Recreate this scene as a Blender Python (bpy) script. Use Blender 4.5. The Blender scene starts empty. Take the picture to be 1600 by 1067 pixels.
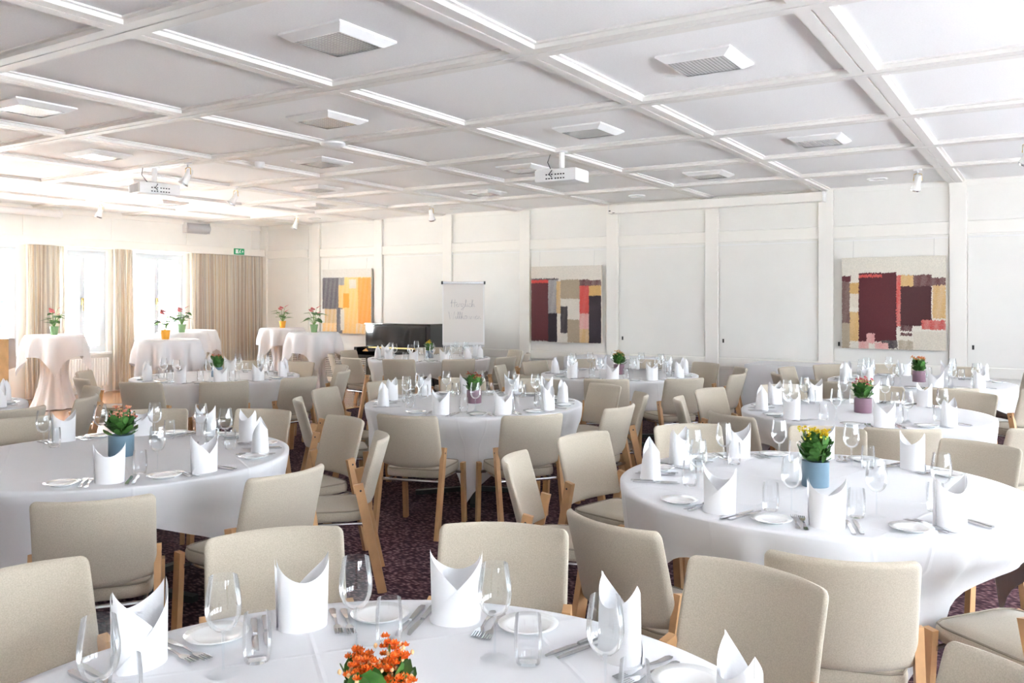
import bpy, bmesh, math, random
from mathutils import Vector, Matrix
random.seed(7)
PI = math.pi
sc = bpy.context.scene
COL = sc.collection

# ------------------------------------------------------------------ camera
CZ = 1.61
F, YAW, CYP = 1334.7, 0.564, 467.5            # focal length in px of a 1600 px wide frame, yaw, horizon row
cam_d = bpy.data.cameras.new('camera'); cam = bpy.data.objects.new('camera', cam_d); COL.objects.link(cam)
cam.location = (0, 0, CZ); cam.rotation_euler = (PI/2, 0, YAW)
cam_d.sensor_width = 36; cam_d.lens = F/1600*36; cam_d.shift_y = -(533.5-CYP)/1600
cam_d.clip_start = .05; cam_d.clip_end = 200
sc.camera = cam

# ------------------------------------------------------------------ sky, exposure
W = bpy.data.worlds.new('sky'); sc.world = W; W.use_nodes = True
bg = W.node_tree.nodes['Background']; bg.inputs[0].default_value = (.89, .945, 1, 1); bg.inputs[1].default_value = 6.8
vs = sc.view_settings; vs.view_transform = 'Standard'; vs.look = 'None'; vs.gamma = 1; vs.use_curve_mapping = False
vs.exposure = 2.2
sun_d = bpy.data.lights.new('sun', 'SUN'); sun_d.energy = 150; sun_d.angle = .01; sun_d.color = (1, .96, .9)
sun = bpy.data.objects.new('sun', sun_d); COL.objects.link(sun); sun.rotation_euler = (math.radians(38), 0, .15)    # high sun along the window walls: it lights the ground outside, not the floor
cy = sc.cycles
cy.max_bounces = 14; cy.diffuse_bounces = 12; cy.glossy_bounces = 4; cy.transmission_bounces = 4
cy.transparent_max_bounces = 40; cy.caustics_reflective = False; cy.caustics_refractive = False
cy.sample_clamp_indirect = 8

# ------------------------------------------------------------------ room measures
XL, XR, YB, YF, ZC = -13.944, 3.95, 12.275, -2.4, 3.126
WALL_T = .32
WIN_L = [(2.9, 4.2), (4.6, 5.75), (6.1, 7.3), (7.98, 8.83), (9.28, 10.4)]     # left wall window openings (Y ranges)
WIN_R = [(-1.7, -.1), (.4, 2.0), (2.5, 4.1), (4.6, 6.2), (6.7, 8.3), (8.8, 10.4)]
WZ0, WZ1 = .70, 2.44
WRZ0, WRZ1 = .80, 2.45

def portal(x, y0, y1, z0, z1, into):
    l = bpy.data.lights.new('window_portal', 'AREA'); l.shape = 'RECTANGLE'; l.size = z1-z0; l.size_y = y1-y0
    l.cycles.is_portal = True
    o = bpy.data.objects.new('window_portal', l); COL.objects.link(o)
    o.location = (x, (y0+y1)/2, (z0+z1)/2)
    o.rotation_euler = (0, -PI/2 if into > 0 else PI/2, 0)      # -Z of the light points into the room
for a, b in WIN_L: portal(XL-WALL_T-.02, a, b, WZ0, WZ1, +1)
for a, b in WIN_R: portal(XR+WALL_T+.02, a, b, WRZ0, WRZ1, -1)

# ------------------------------------------------------------------ materials
def nodes(m): return m.node_tree.nodes, m.node_tree.links
def mat(name, col, rough=.6, metal=0, spec=.5, noise=None, bump=None, coat=0, subs=0, sheen=0, trans=0, emit=None):
    """noise=(scale, amount[, second colour]) varies colour; bump=(scale, strength)"""
    m = bpy.data.materials.new(name); m.use_nodes = True
    N, L = nodes(m); b = N['Principled BSDF']
    b.inputs['Base Color'].default_value = (*col, 1); b.inputs['Roughness'].default_value = rough
    b.inputs['Metallic'].default_value = metal; b.inputs['Specular IOR Level'].default_value = spec
    b.inputs['Coat Weight'].default_value = coat; b.inputs['Sheen Weight'].default_value = sheen
    if emit: b.inputs['Emission Color'].default_value = (*emit[0], 1); b.inputs['Emission Strength'].default_value = emit[1]
    tc = N.new('ShaderNodeTexCoord')
    if noise:
        n = N.new('ShaderNodeTexNoise'); n.inputs['Scale'].default_value = noise[0]; n.inputs['Detail'].default_value = 4
        L.new(tc.outputs['Object'], n.inputs['Vector'])
        r = N.new('ShaderNodeValToRGB'); c2 = noise[2] if len(noise) > 2 else tuple(c*(1-noise[1]) for c in col)
        r.color_ramp.elements[0].position = .35; r.color_ramp.elements[1].position = .65
        r.color_ramp.elements[0].color = (*c2, 1); r.color_ramp.elements[1].color = (*col, 1)
        L.new(n.outputs['Fac'], r.inputs['Fac']); L.new(r.outputs['Color'], b.inputs['Base Color'])
    if bump:
        n2 = N.new('ShaderNodeTexNoise'); n2.inputs['Scale'].default_value = bump[0]; n2.inputs['Detail'].default_value = 3
        L.new(tc.outputs['Object'], n2.inputs['Vector'])
        bp = N.new('ShaderNodeBump'); bp.inputs['Strength'].default_value = bump[1]; bp.inputs['Distance'].default_value = .004
        L.new(n2.outputs['Fac'], bp.inputs['Height']); L.new(bp.outputs['Normal'], b.inputs['Normal'])
    return m
def add_creases(m, pitch):
    """pressed fold lines of a linen cloth as fine relief, in the cloth's own coordinates"""
    N, L = nodes(m); b = N['Principled BSDF']; tc = N.new('ShaderNodeTexCoord'); sp = N.new('ShaderNodeSeparateXYZ'); L.new(tc.outputs['Object'], sp.inputs[0])
    outs = []
    for ax in ('X', 'Y'):
        pp = N.new('ShaderNodeMath'); pp.operation = 'PINGPONG'; pp.inputs[1].default_value = pitch/2; L.new(sp.outputs[ax], pp.inputs[0])
        mr = N.new('ShaderNodeMapRange'); mr.inputs['From Max'].default_value = .009; mr.inputs['To Min'].default_value = 1; mr.inputs['To Max'].default_value = 0; L.new(pp.outputs[0], mr.inputs['Value']); outs.append(mr)
    ad = N.new('ShaderNodeMath'); ad.operation = 'MAXIMUM'; L.new(outs[0].outputs[0], ad.inputs[0]); L.new(outs[1].outputs[0], ad.inputs[1])
    bp = N.new('ShaderNodeBump'); bp.inputs['Strength'].default_value = .5; bp.inputs['Distance'].default_value = .003
    L.new(ad.outputs[0], bp.inputs['Height'])
    old = b.inputs['Normal'].links[0].from_socket; L.new(old, bp.inputs['Normal']); L.new(bp.outputs['Normal'], b.inputs['Normal'])
def glass_mat(name, tint=(.97, .985, .99), lo=.05, hi=.75):
    m = bpy.data.materials.new(name); m.use_nodes = True; N, L = nodes(m); N.clear()
    out = N.new('ShaderNodeOutputMaterial'); mx = N.new('ShaderNodeMixShader')
    t = N.new('ShaderNodeBsdfTransparent'); t.inputs[0].default_value = (*tint, 1)
    g = N.new('ShaderNodeBsdfGlossy'); g.inputs['Roughness'].default_value = .03; g.inputs['Color'].default_value = (1, 1, 1, 1)
    lw = N.new('ShaderNodeLayerWeight'); lw.inputs['Blend'].default_value = .25
    mr = N.new('ShaderNodeMapRange'); mr.inputs['To Min'].default_value = lo; mr.inputs['To Max'].default_value = hi
    L.new(lw.outputs['Fresnel'], mr.inputs['Value']); L.new(mr.outputs['Result'], mx.inputs[0])
    L.new(t.outputs[0], mx.inputs[1]); L.new(g.outputs[0], mx.inputs[2]); L.new(mx.outputs[0], out.inputs[0])
    return m
M = {}
M['wall'] = mat('wall_paint', (.87, .86, .82), .55, noise=(3, .03), bump=(60, .05))
M['trim'] = mat('trim_paint', (.88, .86, .81), .45)
M['panelpaint'] = mat('panel_paint', (.85, .84, .80), .5, noise=(2, .03))
M['ceil'] = mat('ceiling_board', (.94, .94, .935), .9, noise=(90, .04), bump=(220, .12))
M['beam'] = mat('ceiling_rail_paint', (.82, .80, .765), .5)
M['metalwhite'] = mat('white_metal', (.86, .86, .85), .35)
M['frame'] = mat('window_frame_paint', (.66, .70, .74), .45)  # white frames; their shade against the bright panes is put into the colour
M['cloth'] = mat('white_linen', (.755, .76, .78), .8, bump=(35, .12))
add_creases(M['cloth'], .55)
M['napkin'] = mat('white_napkin', (.83, .83, .84), .85, bump=(180, .1))
M['fabric'] = mat('beige_wool_fabric', (.53, .47, .375), .9, noise=(260, .16), bump=(420, .3), sheen=.2)
M['piping'] = mat('piping_cord', (.34, .30, .24), .9)
M['beech'] = mat('beech_wood', (.62, .36, .17), .45, noise=(14, .12))
M['chrome'] = mat('chrome_tube', (.62, .63, .65), .25, metal=1)
M['dark'] = mat('dark_metal', (.03, .03, .03), .4)
M['steel'] = mat('polished_steel', (.66, .66, .68), .16, metal=1)
M['porcelain'] = mat('white_porcelain', (.86, .87, .86), .12, coat=.5)
M['glass'] = glass_mat('clear_glass')
M['glassfoot'] = glass_mat('glass_foot', (.985, .99, .99), .03, .2)
M['tumbler'] = glass_mat('tumbler_glass', (.985, .99, .995), .06, .8)
M['pane'] = glass_mat('window_pane', (.96, .98, 1), .03, .5)
M['leaf'] = mat('kalanchoe_leaf', (.075, .22, .04), .45, noise=(30, .45))
M['stem'] = mat('plant_stem', (.16, .32, .07), .6)
M['soil'] = mat('potting_soil', (.03, .02, .015), .95)
M['piano'] = mat('black_lacquer', (.006, .006, .007), .06, coat=1)
M['brass'] = mat('brass_strip', (.75, .55, .22), .3, metal=1)
M['paper'] = mat('flipchart_paper', (.82, .79, .75), .8)
M['ink'] = mat('pen_ink', (.33, .33, .36), .8)
M['plasticgrey'] = mat('grey_plastic', (.55, .55, .56), .5)
M['plasticwhite'] = mat('white_plastic', (.84, .84, .83), .4)
M['green'] = mat('sign_green', (.02, .38, .16), .5)
M['white'] = mat('sign_white', (.9, .9, .9), .5)
M['canvas_edge'] = mat('raw_canvas', (.70, .64, .54), .9)
M['ground'] = mat('bounce_ground_pale', (.38, .375, .36), .9, noise=(3, .2))  # unseen ground, pale for the light it bounces onto the ceiling
M['slate'] = mat('bounce_ground_grey', (.22, .23, .25), .9, noise=(4, .3))  # made-up ground, blue grey for the cool light it bounces indoors
M['oak'] = mat('light_wood_board', (.68, .45, .22), .45, noise=(9, .15))

def carpet_mat():
    m = bpy.data.materials.new('woven_carpet'); m.use_nodes = True; N, L = nodes(m); b = N['Principled BSDF']
    b.inputs['Roughness'].default_value = .95; b.inputs['Specular IOR Level'].default_value = .1
    tc = N.new('ShaderNodeTexCoord')
    v = N.new('ShaderNodeTexVoronoi'); v.inputs['Scale'].default_value = 32
    mp = N.new('ShaderNodeMapping'); mp.inputs['Scale'].default_value = (1, 1.7, 1); mp.inputs['Rotation'].default_value = (0, 0, .5)
    L.new(tc.outputs['Object'], mp.inputs['Vector']); L.new(mp.outputs['Vector'], v.inputs['Vector'])
    r = N.new('ShaderNodeValToRGB'); e = r.color_ramp.elements
    e[0].position = .12; e[0].color = (.34, .22, .23, 1); e[1].position = .62; e[1].color = (.06, .03, .042, 1)
    x = e.new(.34); x.color = (.17, .09, .105, 1)
    L.new(v.outputs['Distance'], r.inputs['Fac'])
    L.new(r.outputs['Color'], b.inputs['Base Color'])
    bp = N.new('ShaderNodeBump'); bp.inputs['Strength'].default_value = .6; bp.inputs['Distance'].default_value = .01; bp.invert = True
    L.new(v.outputs['Distance'], bp.inputs['Height']); L.new(bp.outputs['Normal'], b.inputs['Normal'])
    return m
M['carpet'] = carpet_mat()
def parquet_mat():
    m = bpy.data.materials.new('oak_parquet'); m.use_nodes = True; N, L = nodes(m); b = N['Principled BSDF']
    b.inputs['Roughness'].default_value = .22; b.inputs['Coat Weight'].default_value = .3
    tc = N.new('ShaderNodeTexCoord'); br = N.new('ShaderNodeTexBrick')
    br.inputs['Scale'].default_value = 1; br.inputs['Brick Width'].default_value = .5; br.inputs['Row Height'].default_value = .07
    br.inputs['Mortar Size'].default_value = .002
    br.inputs['Color1'].default_value = (.45, .22, .09, 1); br.inputs['Color2'].default_value = (.36, .16, .06, 1)
    br.inputs['Mortar'].default_value = (.12, .06, .03, 1)
    L.new(tc.outputs['Object'], br.inputs['Vector']); L.new(br.outputs['Color'], b.inputs['Base Color'])
    return m
M['parquet'] = parquet_mat()
def curtain_mat():
    m = bpy.data.materials.new('striped_curtain'); m.use_nodes = True; N, L = nodes(m); b = N['Principled BSDF']
    b.inputs['Roughness'].default_value = .9; b.inputs['Sheen Weight'].default_value = .1
    at = N.new('ShaderNodeAttribute'); at.attribute_name = 'run'
    n = N.new('ShaderNodeTexNoise'); n.noise_dimensions = '1D'; n.inputs['Scale'].default_value = 26; n.inputs['Detail'].default_value = 1
    L.new(at.outputs['Fac'], n.inputs['W'])
    r = N.new('ShaderNodeValToRGB'); r.color_ramp.interpolation = 'CONSTANT'; e = r.color_ramp.elements
    e[0].position = 0; e[0].color = (.70, .62, .54, 1); e[1].position = .44; e[1].color = (.88, .85, .78, 1)
    for p, c in ((.49, (.80, .70, .56)), (.53, (.90, .89, .84)), (.60, (.70, .67, .63))):
        q = e.new(p); q.color = (*c, 1)
    L.new(n.outputs['Fac'], r.inputs['Fac']); L.new(r.outputs['Color'], b.inputs['Base Color'])
    tr = N.new('ShaderNodeBsdfTranslucent'); L.new(r.outputs['Color'], tr.inputs['Color'])
    mx = N.new('ShaderNodeMixShader'); mx.inputs[0].default_value = .5
    out = N['Material Output']; L.new(b.outputs[0], mx.inputs[1]); L.new(tr.outputs[0], mx.inputs[2]); L.new(mx.outputs[0], out.inputs[0])
    return m
M['curtain'] = curtain_mat()
def attr_mat(name):
    m = bpy.data.materials.new(name); m.use_nodes = True; N, L = nodes(m); b = N['Principled BSDF']
    b.inputs['Roughness'].default_value = .75
    at = N.new('ShaderNodeAttribute'); at.attribute_name = 'paint'
    L.new(at.outputs['Color'], b.inputs['Base Color'])
    return m
M['paint'] = attr_mat('oil_paint')
def grille_mat(name, sx, sz, thr):
    m = bpy.data.materials.new(name); m.use_nodes = True; N, L = nodes(m); b = N['Principled BSDF']
    tc = N.new('ShaderNodeTexCoord'); v = N.new('ShaderNodeTexVoronoi'); v.inputs['Randomness'].default_value = 0; v.inputs['Scale'].default_value = 1
    mp = N.new('ShaderNodeMapping'); mp.inputs['Scale'].default_value = (sx, 0, sz)
    L.new(tc.outputs['Object'], mp.inputs['Vector']); L.new(mp.outputs['Vector'], v.inputs['Vector'])
    r = N.new('ShaderNodeValToRGB'); r.color_ramp.interpolation = 'CONSTANT'; e = r.color_ramp.elements
    e[0].position = 0; e[0].color = (.02, .02, .02, 1); e[1].position = thr; e[1].color = (.80, .80, .77, 1)
    L.new(v.outputs['Distance'], r.inputs['Fac']); L.new(r.outputs['Color'], b.inputs['Base Color'])
    return m
M['grille'] = grille_mat('perforated_plate', 28, 28, .36)
def lens_mat():
    m = bpy.data.materials.new('prismatic_lens'); m.use_nodes = True; N, L = nodes(m); b = N['Principled BSDF']
    b.inputs['Roughness'].default_value = .22; b.inputs['Base Color'].default_value = (.70, .70, .69, 1)
    b.inputs['Coat Weight'].default_value = .6
    tc = N.new('ShaderNodeTexCoord'); v = N.new('ShaderNodeTexVoronoi'); v.inputs['Randomness'].default_value = 0; v.inputs['Scale'].default_value = 42
    mp = N.new('ShaderNodeMapping'); mp.inputs['Scale'].default_value = (1, 1, 0)
    L.new(tc.outputs['Object'], mp.inputs['Vector']); L.new(mp.outputs['Vector'], v.inputs['Vector'])
    bp = N.new('ShaderNodeBump'); bp.inputs['Strength'].default_value = 1; bp.inputs['Distance'].default_value = .012
    L.new(v.outputs['Distance'], bp.inputs['Height']); L.new(bp.outputs['Normal'], b.inputs['Normal'])
    r = N.new('ShaderNodeValToRGB'); e = r.color_ramp.elements; e[0].color = (.85, .85, .84, 1); e[1].color = (.30, .30, .30, 1); e[1].position = .7
    L.new(v.outputs['Distance'], r.inputs['Fac']); L.new(r.outputs['Color'], b.inputs['Base Color'])
    return m
M['lens'] = lens_mat()

# ------------------------------------------------------------------ mesh helpers
class MB:
    def __init__(s): s.v = []; s.f = []
    def add(s, vs_, fs):
        o = len(s.v); s.v += [tuple(p) for p in vs_]; s.f += [tuple(o+i for i in f) for f in fs]; return s
    def box(s, x0, x1, y0, y1, z0, z1, mtx=None):
        v = [Vector((x, y, z)) for z in (z0, z1) for y in (y0, y1) for x in (x0, x1)]
        if mtx: v = [mtx @ p for p in v]
        return s.add(v, [(0, 2, 3, 1), (4, 5, 7, 6), (0, 1, 5, 4), (2, 6, 7, 3), (0, 4, 6, 2), (1, 3, 7, 5)])
    def cbox(s, x0, x1, y0, y1, z0, z1, c=.004, mtx=None):
        """chamfered box"""
        b = bmesh.new(); bmesh.ops.create_cube(b, size=1)
        for p in b.verts: p.co = Vector(((x0+x1)/2+p.co.x*(x1-x0), (y0+y1)/2+p.co.y*(y1-y0), (z0+z1)/2+p.co.z*(z1-z0)))
        bmesh.ops.bevel(b, geom=b.edges[:], offset=c, segments=2, affect='EDGES', profile=.5)
        b.verts.index_update()
        v = [(mtx @ p.co if mtx else p.co.copy()) for p in b.verts]; f = [tuple(q.index for q in g.verts) for g in b.faces]; b.free()
        return s.add(v, f)
    def lathe(s, prof, n=24, c=(0, 0, 0), cap=True):
        vs_ = []; fs = []
        for r, z in prof:
            for i in range(n): a = 2*PI*i/n; vs_.append((c[0]+r*math.cos(a), c[1]+r*math.sin(a), c[2]+z))
        for k in range(len(prof)-1):
            for i in range(n): j = (i+1) % n; fs.append((k*n+i, k*n+j, (k+1)*n+j, (k+1)*n+i))
        if cap:
            if prof[0][0] > 1e-5: fs.append(tuple(reversed(range(n))))
            if prof[-1][0] > 1e-5: fs.append(tuple((len(prof)-1)*n+i for i in range(n)))
        return s.add(vs_, fs)
    def tube(s, pts, r, n=8, closed=False, cap=True):
        pts = [Vector(p) for p in pts]; vs_ = []; fs = []; K = len(pts)
        up = Vector((0, 0, 1))
        for k, p in enumerate(pts):
            a = pts[(k-1) % K] if (closed or k > 0) else p; b = pts[(k+1) % K] if (closed or k < K-1) else p
            d = (b-a); d = d.normalized() if d.length > 1e-9 else Vector((0, 0, 1))
            u = up if abs(d.z) < .95 else Vector((1, 0, 0)); sx = d.cross(u).normalized(); sy = sx.cross(d)
            rr = r[k] if isinstance(r, (list, tuple)) else r
            for i in range(n): t = 2*PI*i/n; vs_.append(p+(sx*math.cos(t)+sy*math.sin(t))*rr)
        for k in range(K if closed else K-1):
            k2 = (k+1) % K
            for i in range(n): j = (i+1) % n; fs.append((k*n+i, k*n+j, k2*n+j, k2*n+i))
        if cap and not closed: fs.append(tuple(reversed(range(n)))); fs.append(tuple((K-1)*n+i for i in range(n)))
        return s.add(vs_, fs)
    def grid(s, fn, nu, nv, wrap=False):
        vs_ = [fn(i/nu, j/nv) for j in range(nv+1) for i in range(nu if wrap else nu+1)]
        w = nu if wrap else nu+1; fs = []
        for j in range(nv):
            for i in range(nu): i2 = (i+1) % w; fs.append((j*w+i, j*w+i2, (j+1)*w+i2, (j+1)*w+i))
        return s.add(vs_, fs)
    def slab(s, outline, z0, z1):
        n = len(outline); v = [(x, y, z0) for x, y in outline]+[(x, y, z1) for x, y in outline]
        return s.add(v, [tuple(reversed(range(n))), tuple(range(n, 2*n))]+[(i, (i+1) % n, n+(i+1) % n, n+i) for i in range(n)])
    def beam(s, a, b, wx, wy, xdir=(1, 0, 0)):
        """rectangular bar from a to b"""
        a = Vector(a); b = Vector(b); d = (b-a).normalized(); x = Vector(xdir); x = (x-d*x.dot(d)).normalized(); y = d.cross(x)
        v = [p+x*sx*wx/2+y*sy*wy/2 for p in (a, b) for sx, sy in ((-1, -1), (1, -1), (1, 1), (-1, 1))]
        return s.add(v, [(3, 2, 1, 0), (4, 5, 6, 7), (0, 1, 5, 4), (1, 2, 6, 5), (2, 3, 7, 6), (3, 0, 4, 7)])
    def mesh(s, name, m, smooth=False):
        me = bpy.data.meshes.new(name); me.from_pydata(s.v, [], s.f); me.update()
        if isinstance(m, str): m = M[m]
        me.materials.append(m)
        b = bmesh.new(); b.from_mesh(me); bmesh.ops.recalc_face_normals(b, faces=b.faces[:]); b.to_mesh(me); b.free()
        if smooth:
            me.polygons.foreach_set('use_smooth', [True]*len(me.polygons))
            if smooth != 'all': me.set_sharp_from_angle(angle=math.radians(38))
        return me

def link(name, data, parent=None, loc=None, rotz=0):
    o = bpy.data.objects.new(name, data); COL.objects.link(o)
    if parent: o.parent = parent
    if loc is not None: o.location = loc
    if rotz: o.rotation_euler = (0, 0, rotz)
    return o
def tag(o, label=None, cat=None, group=None, kind=None):
    if label: o['label'] = label
    if cat: o['category'] = cat
    if group: o['group'] = group
    if kind: o['kind'] = kind
    return o
class T:
    """template of a thing: a tree of (name, mesh, children); place() makes a fresh object for each node, sharing meshes"""
    def __init__(s, name, parts=None, mesh=None): s.name = name; s.parts = parts or []; s.mesh = mesh
    def place(s, loc, rotz, label, cat, group=None, scale=1):
        root = link(s.name, s.mesh, None, loc, rotz)
        if scale != 1: root.scale = (scale,)*3
        tag(root, label, cat, group)
        for p in s.parts: s._part(p, root)
        return root
    def _part(s, p, parent):
        o = link(p[0], p[1], parent)
        if len(p) > 3 and p[3]: tag(o, **p[3])
        for q in (p[2] if len(p) > 2 and p[2] else []): s._part(q, o)
def struct(name, data=None, loc=None, label=None, cat=None):
    o = link(name, data, None, loc); o['kind'] = 'structure'
    if label: o['label'] = label
    if cat: o['category'] = cat
    return o
def ray(px, py):
    s_, c_ = math.sin(YAW), math.cos(YAW); a = (px-800)/F; b = (CYP-py)/F
    return Vector((-s_+a*c_, c_+a*s_, b))
def at_depth(px, py, d): return Vector((0, 0, CZ))+ray(px, py)*d
def on_z(px, py, z): r = ray(px, py); return Vector((0, 0, CZ))+r*((z-CZ)/r.z)

# ================================================================== SETTING
# floor: parquet along the windows, carpet elsewhere
XC = -8.75
fl = struct('floor', None, (0, 0, 0), 'purple brown woven carpet with an oak parquet strip along the windows', 'floor')
link('carpet', MB().box(XC, XR+WALL_T, YF-.3, YB+.3, -.06, 0).mesh('carpet', 'carpet'), fl)
link('parquet', MB().box(XL-WALL_T, XC, YF-.3, YB+.3, -.06, -.002).mesh('parquet', 'parquet'), fl)
link('carpet_edge_strip', MB().box(XC-.02, XC+.02, YF, YB, -.01, .006).mesh('edge', 'brass'), fl)

# ceiling: board panels in a grid of grooved rails
ce = struct('ceiling', None, (0, 0, 0), 'white coffered ceiling of square boards between grooved rails', 'ceiling')
BX = lambda k: -.96-1.643*k                   # right edge of the rails that run along Y
BY = lambda j: 4.365+1.584*j                  # near edge of the rails that run along X
BW = .17; ZP = ZC+.006; ZB = ZC-.030
KS = range(-2, 8); JS = range(-4, 5)
panel_me = MB().box(-.7365, .7365, -.707, .707, 0, .03).mesh('ceiling_panel', 'ceil')
def frame_mesh(hx, hy, w, h):
    b = MB()
    b.box(-hx, hx, -hy, -hy+w, -h, 0); b.box(-hx, hx, hy-w, hy, -h, 0)
    b.box(-hx, -hx+w, -hy+w, hy-w, -h, 0); b.box(hx-w, hx, -hy+w, hy-w, -h, 0)
    return b.mesh('panel_trim', 'beam')
trim_me = frame_mesh(.7365, .707, .028, .010)
for k in range(-4, 8):
    for j in range(-5, 5):
        cx = BX(k)-BW-.7365; cyy = BY(j)+BW+.707
        if cx+.73 < XL or cx-.73 > XR or cyy+.7 < YF: continue
        p = link('ceiling_panel', panel_me, ce, (cx, cyy, ZP)); link('panel_trim', trim_me, p)
def rail_profile(w):       # cross-section with a groove in the middle
    g = .007
    return [(0, 0), (w/2-g, 0), (w/2-g, .012), (w/2+g, .012), (w/2+g, 0), (w, 0), (w, .09), (0, .09)]
def rail_mesh(axis, length):
    b = MB(); pr = rail_profile(BW)
    n = len(pr); v = []
    for e in (0, length):
        for a, z in pr: v.append((e, a, z) if axis == 'x' else (a, e, z))
    f = [(i, (i+1) % n, n+(i+1) % n, n+i) for i in range(n)]
    f += [(0, 1, 2, 7), (2, 3, 6, 7), (3, 4, 5, 6)]+[tuple(n+i for i in q) for q in ((0, 1, 2, 7), (2, 3, 6, 7), (3, 4, 5, 6))]
    b.add(v, f); return b.mesh('ceiling_rail', 'beam')
rx = rail_mesh('x', XR-XL); ry = rail_mesh('y', 1.584-BW)
for j in range(-4, 5): link('ceiling_rail', rx, ce, (XL, BY(j), ZB))
for k in range(-3, 8):
    for j in range(-5, 5):
        if BY(j)+BW < YF-1.5: continue
        link('ceiling_rail', ry, ce, (BX(k)-BW, BY(j)+BW, ZB))
link('ceiling_slab', MB().box(XL-WALL_T, XR+WALL_T, YF-.3, YB+.3, ZP+.03, ZP+.2).mesh('slab', 'ceil'), ce)

# back wall (panelled, with cupboard doors)
wb = struct('wall_back', MB().box(XL-WALL_T, XR+WALL_T, YB, YB+.3, 0, ZP+.03).mesh('wall', 'wall'), None, 'white panelled wall with posts, rails and cupboard doors', 'wall')
PX = lambda k: -1.015-1.617*k
post_me = MB().cbox(-.098, .098, YB-.055, YB, 0, ZC-.02, .006).mesh('post', 'trim')
for k in range(-3, 8): link('post', post_me, wb, (PX(k), 0, 0))
link('post', post_me, wb, (XL+.10, 0, 0))
door_me = MB().cbox(-.70, .70, YB-.022, YB, .765, 2.425, .004).mesh('cupboard_door', 'panelpaint')
up_me = MB().cbox(-.705, .705, YB-.012, YB, 2.61, 3.06, .004).mesh('upper_panel', 'panelpaint')
low_me = MB().cbox(-.705, .705, YB-.018, YB, .09, .60, .004).mesh('lower_panel', 'panelpaint')
rail_me = MB().cbox(-.71, .71, YB-.04, YB, 2.445, 2.60, .004).mesh('rail', 'trim')
rail2_me = MB().cbox(-.71, .71, YB-.04, YB, .62, .75, .004).mesh('rail', 'trim')
base_me = MB().box(-.71, .71, YB-.03, YB, 0, .085).mesh('skirting', 'trim')
hinge_me = MB().lathe([(.008, 0), (.008, .13)], 10).mesh('hinge', 'metalwhite', True)
key_me = MB().box(-.012, .012, -.004, 0, -.028, .028).mesh('keyhole', 'dark')
pict_me = MB().box(-.70, .70, YB-.038, YB-.022, 2.395, 2.41).mesh('picture_rail', 'metalwhite')
for k in range(-4, 8):
    xc = (PX(k)+PX(k+1))/2
    if k == 7: continue
    d = link('cupboard_door', door_me, wb, (xc, 0, 0))
    for z in (1.02, 1.95): link('hinge', hinge_me, d, (.695, YB-.03, z))
    link('keyhole', key_me, d, (-.64, YB-.022, 1.0)); link('picture_rail', pict_me, d)
    link('upper_panel', up_me, wb, (xc, 0, 0)); link('rail', rail_me, wb, (xc, 0, 0)); link('rail', rail2_me, wb, (xc, 0, 0))
    if k == 6: link('grille', MB().cbox(-.69, .69, YB-.03, YB, .09, .60, .004).mesh('grille', 'grille'), wb, (xc, 0, 0))
    else: link('lower_panel', low_me, wb, (xc, 0, 0))
    link('skirting', base_me, wb, (xc, 0, 0))
xc = (PX(7)+XL+.0)/2-.02; hw = (PX(7)-XL)/2-.22
d = link('cupboard_door', MB().cbox(-hw, hw, YB-.022, YB, .765, 2.425, .004).mesh('door', 'panelpaint'), wb, (xc, 0, 0))
link('upper_panel', MB().cbox(-hw, hw, YB-.012, YB, 2.61, 3.06, .004).mesh('up', 'panelpaint'), wb, (xc, 0, 0))
link('rail', MB().cbox(-hw, hw, YB-.04, YB, 2.445, 2.60, .004).mesh('r', 'trim'), wb, (xc, 0, 0))
link('rail', MB().cbox(-hw, hw, YB-.04, YB, .62, .75, .004).mesh('r', 'trim'), wb, (xc, 0, 0))
link('grille', MB().cbox(-hw, hw, YB-.03, YB, .09, .60, .004).mesh('grille', 'grille'), wb, (xc, 0, 0))

# window walls
def window_wall(name, x, out, wins, z0, z1, label):
    """wall in the plane X = x, its thickness growing towards out (+1/-1)"""
    b = MB(); xa, xb = sorted((x, x+out*WALL_T)); ya = YF
    for a, c in wins:
        b.box(xa, xb, ya, a, 0, ZP+.03); b.box(xa, xb, a, c, 0, z0); b.box(xa, xb, a, c, z1, ZP+.03); ya = c
    b.box(xa, xb, ya, YB, 0, ZP+.03)
    return struct(name, b.mesh(name, 'wall'), None, label, 'wall')
wl = window_wall('wall_left', XL, -1, WIN_L, WZ0, WZ1, 'cream wall with tall windows behind striped curtains')
wr = window_wall('wall_right', XR, 1, WIN_R, WRZ0, WRZ1, 'white wall with a row of wide windows')
struct('wall_front', MB().box(XL-WALL_T, XR+WALL_T, YF-.3, YF, 0, ZP+.03).mesh('wall_front', 'wall'), None, 'plain white wall closing the room', 'wall')
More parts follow.
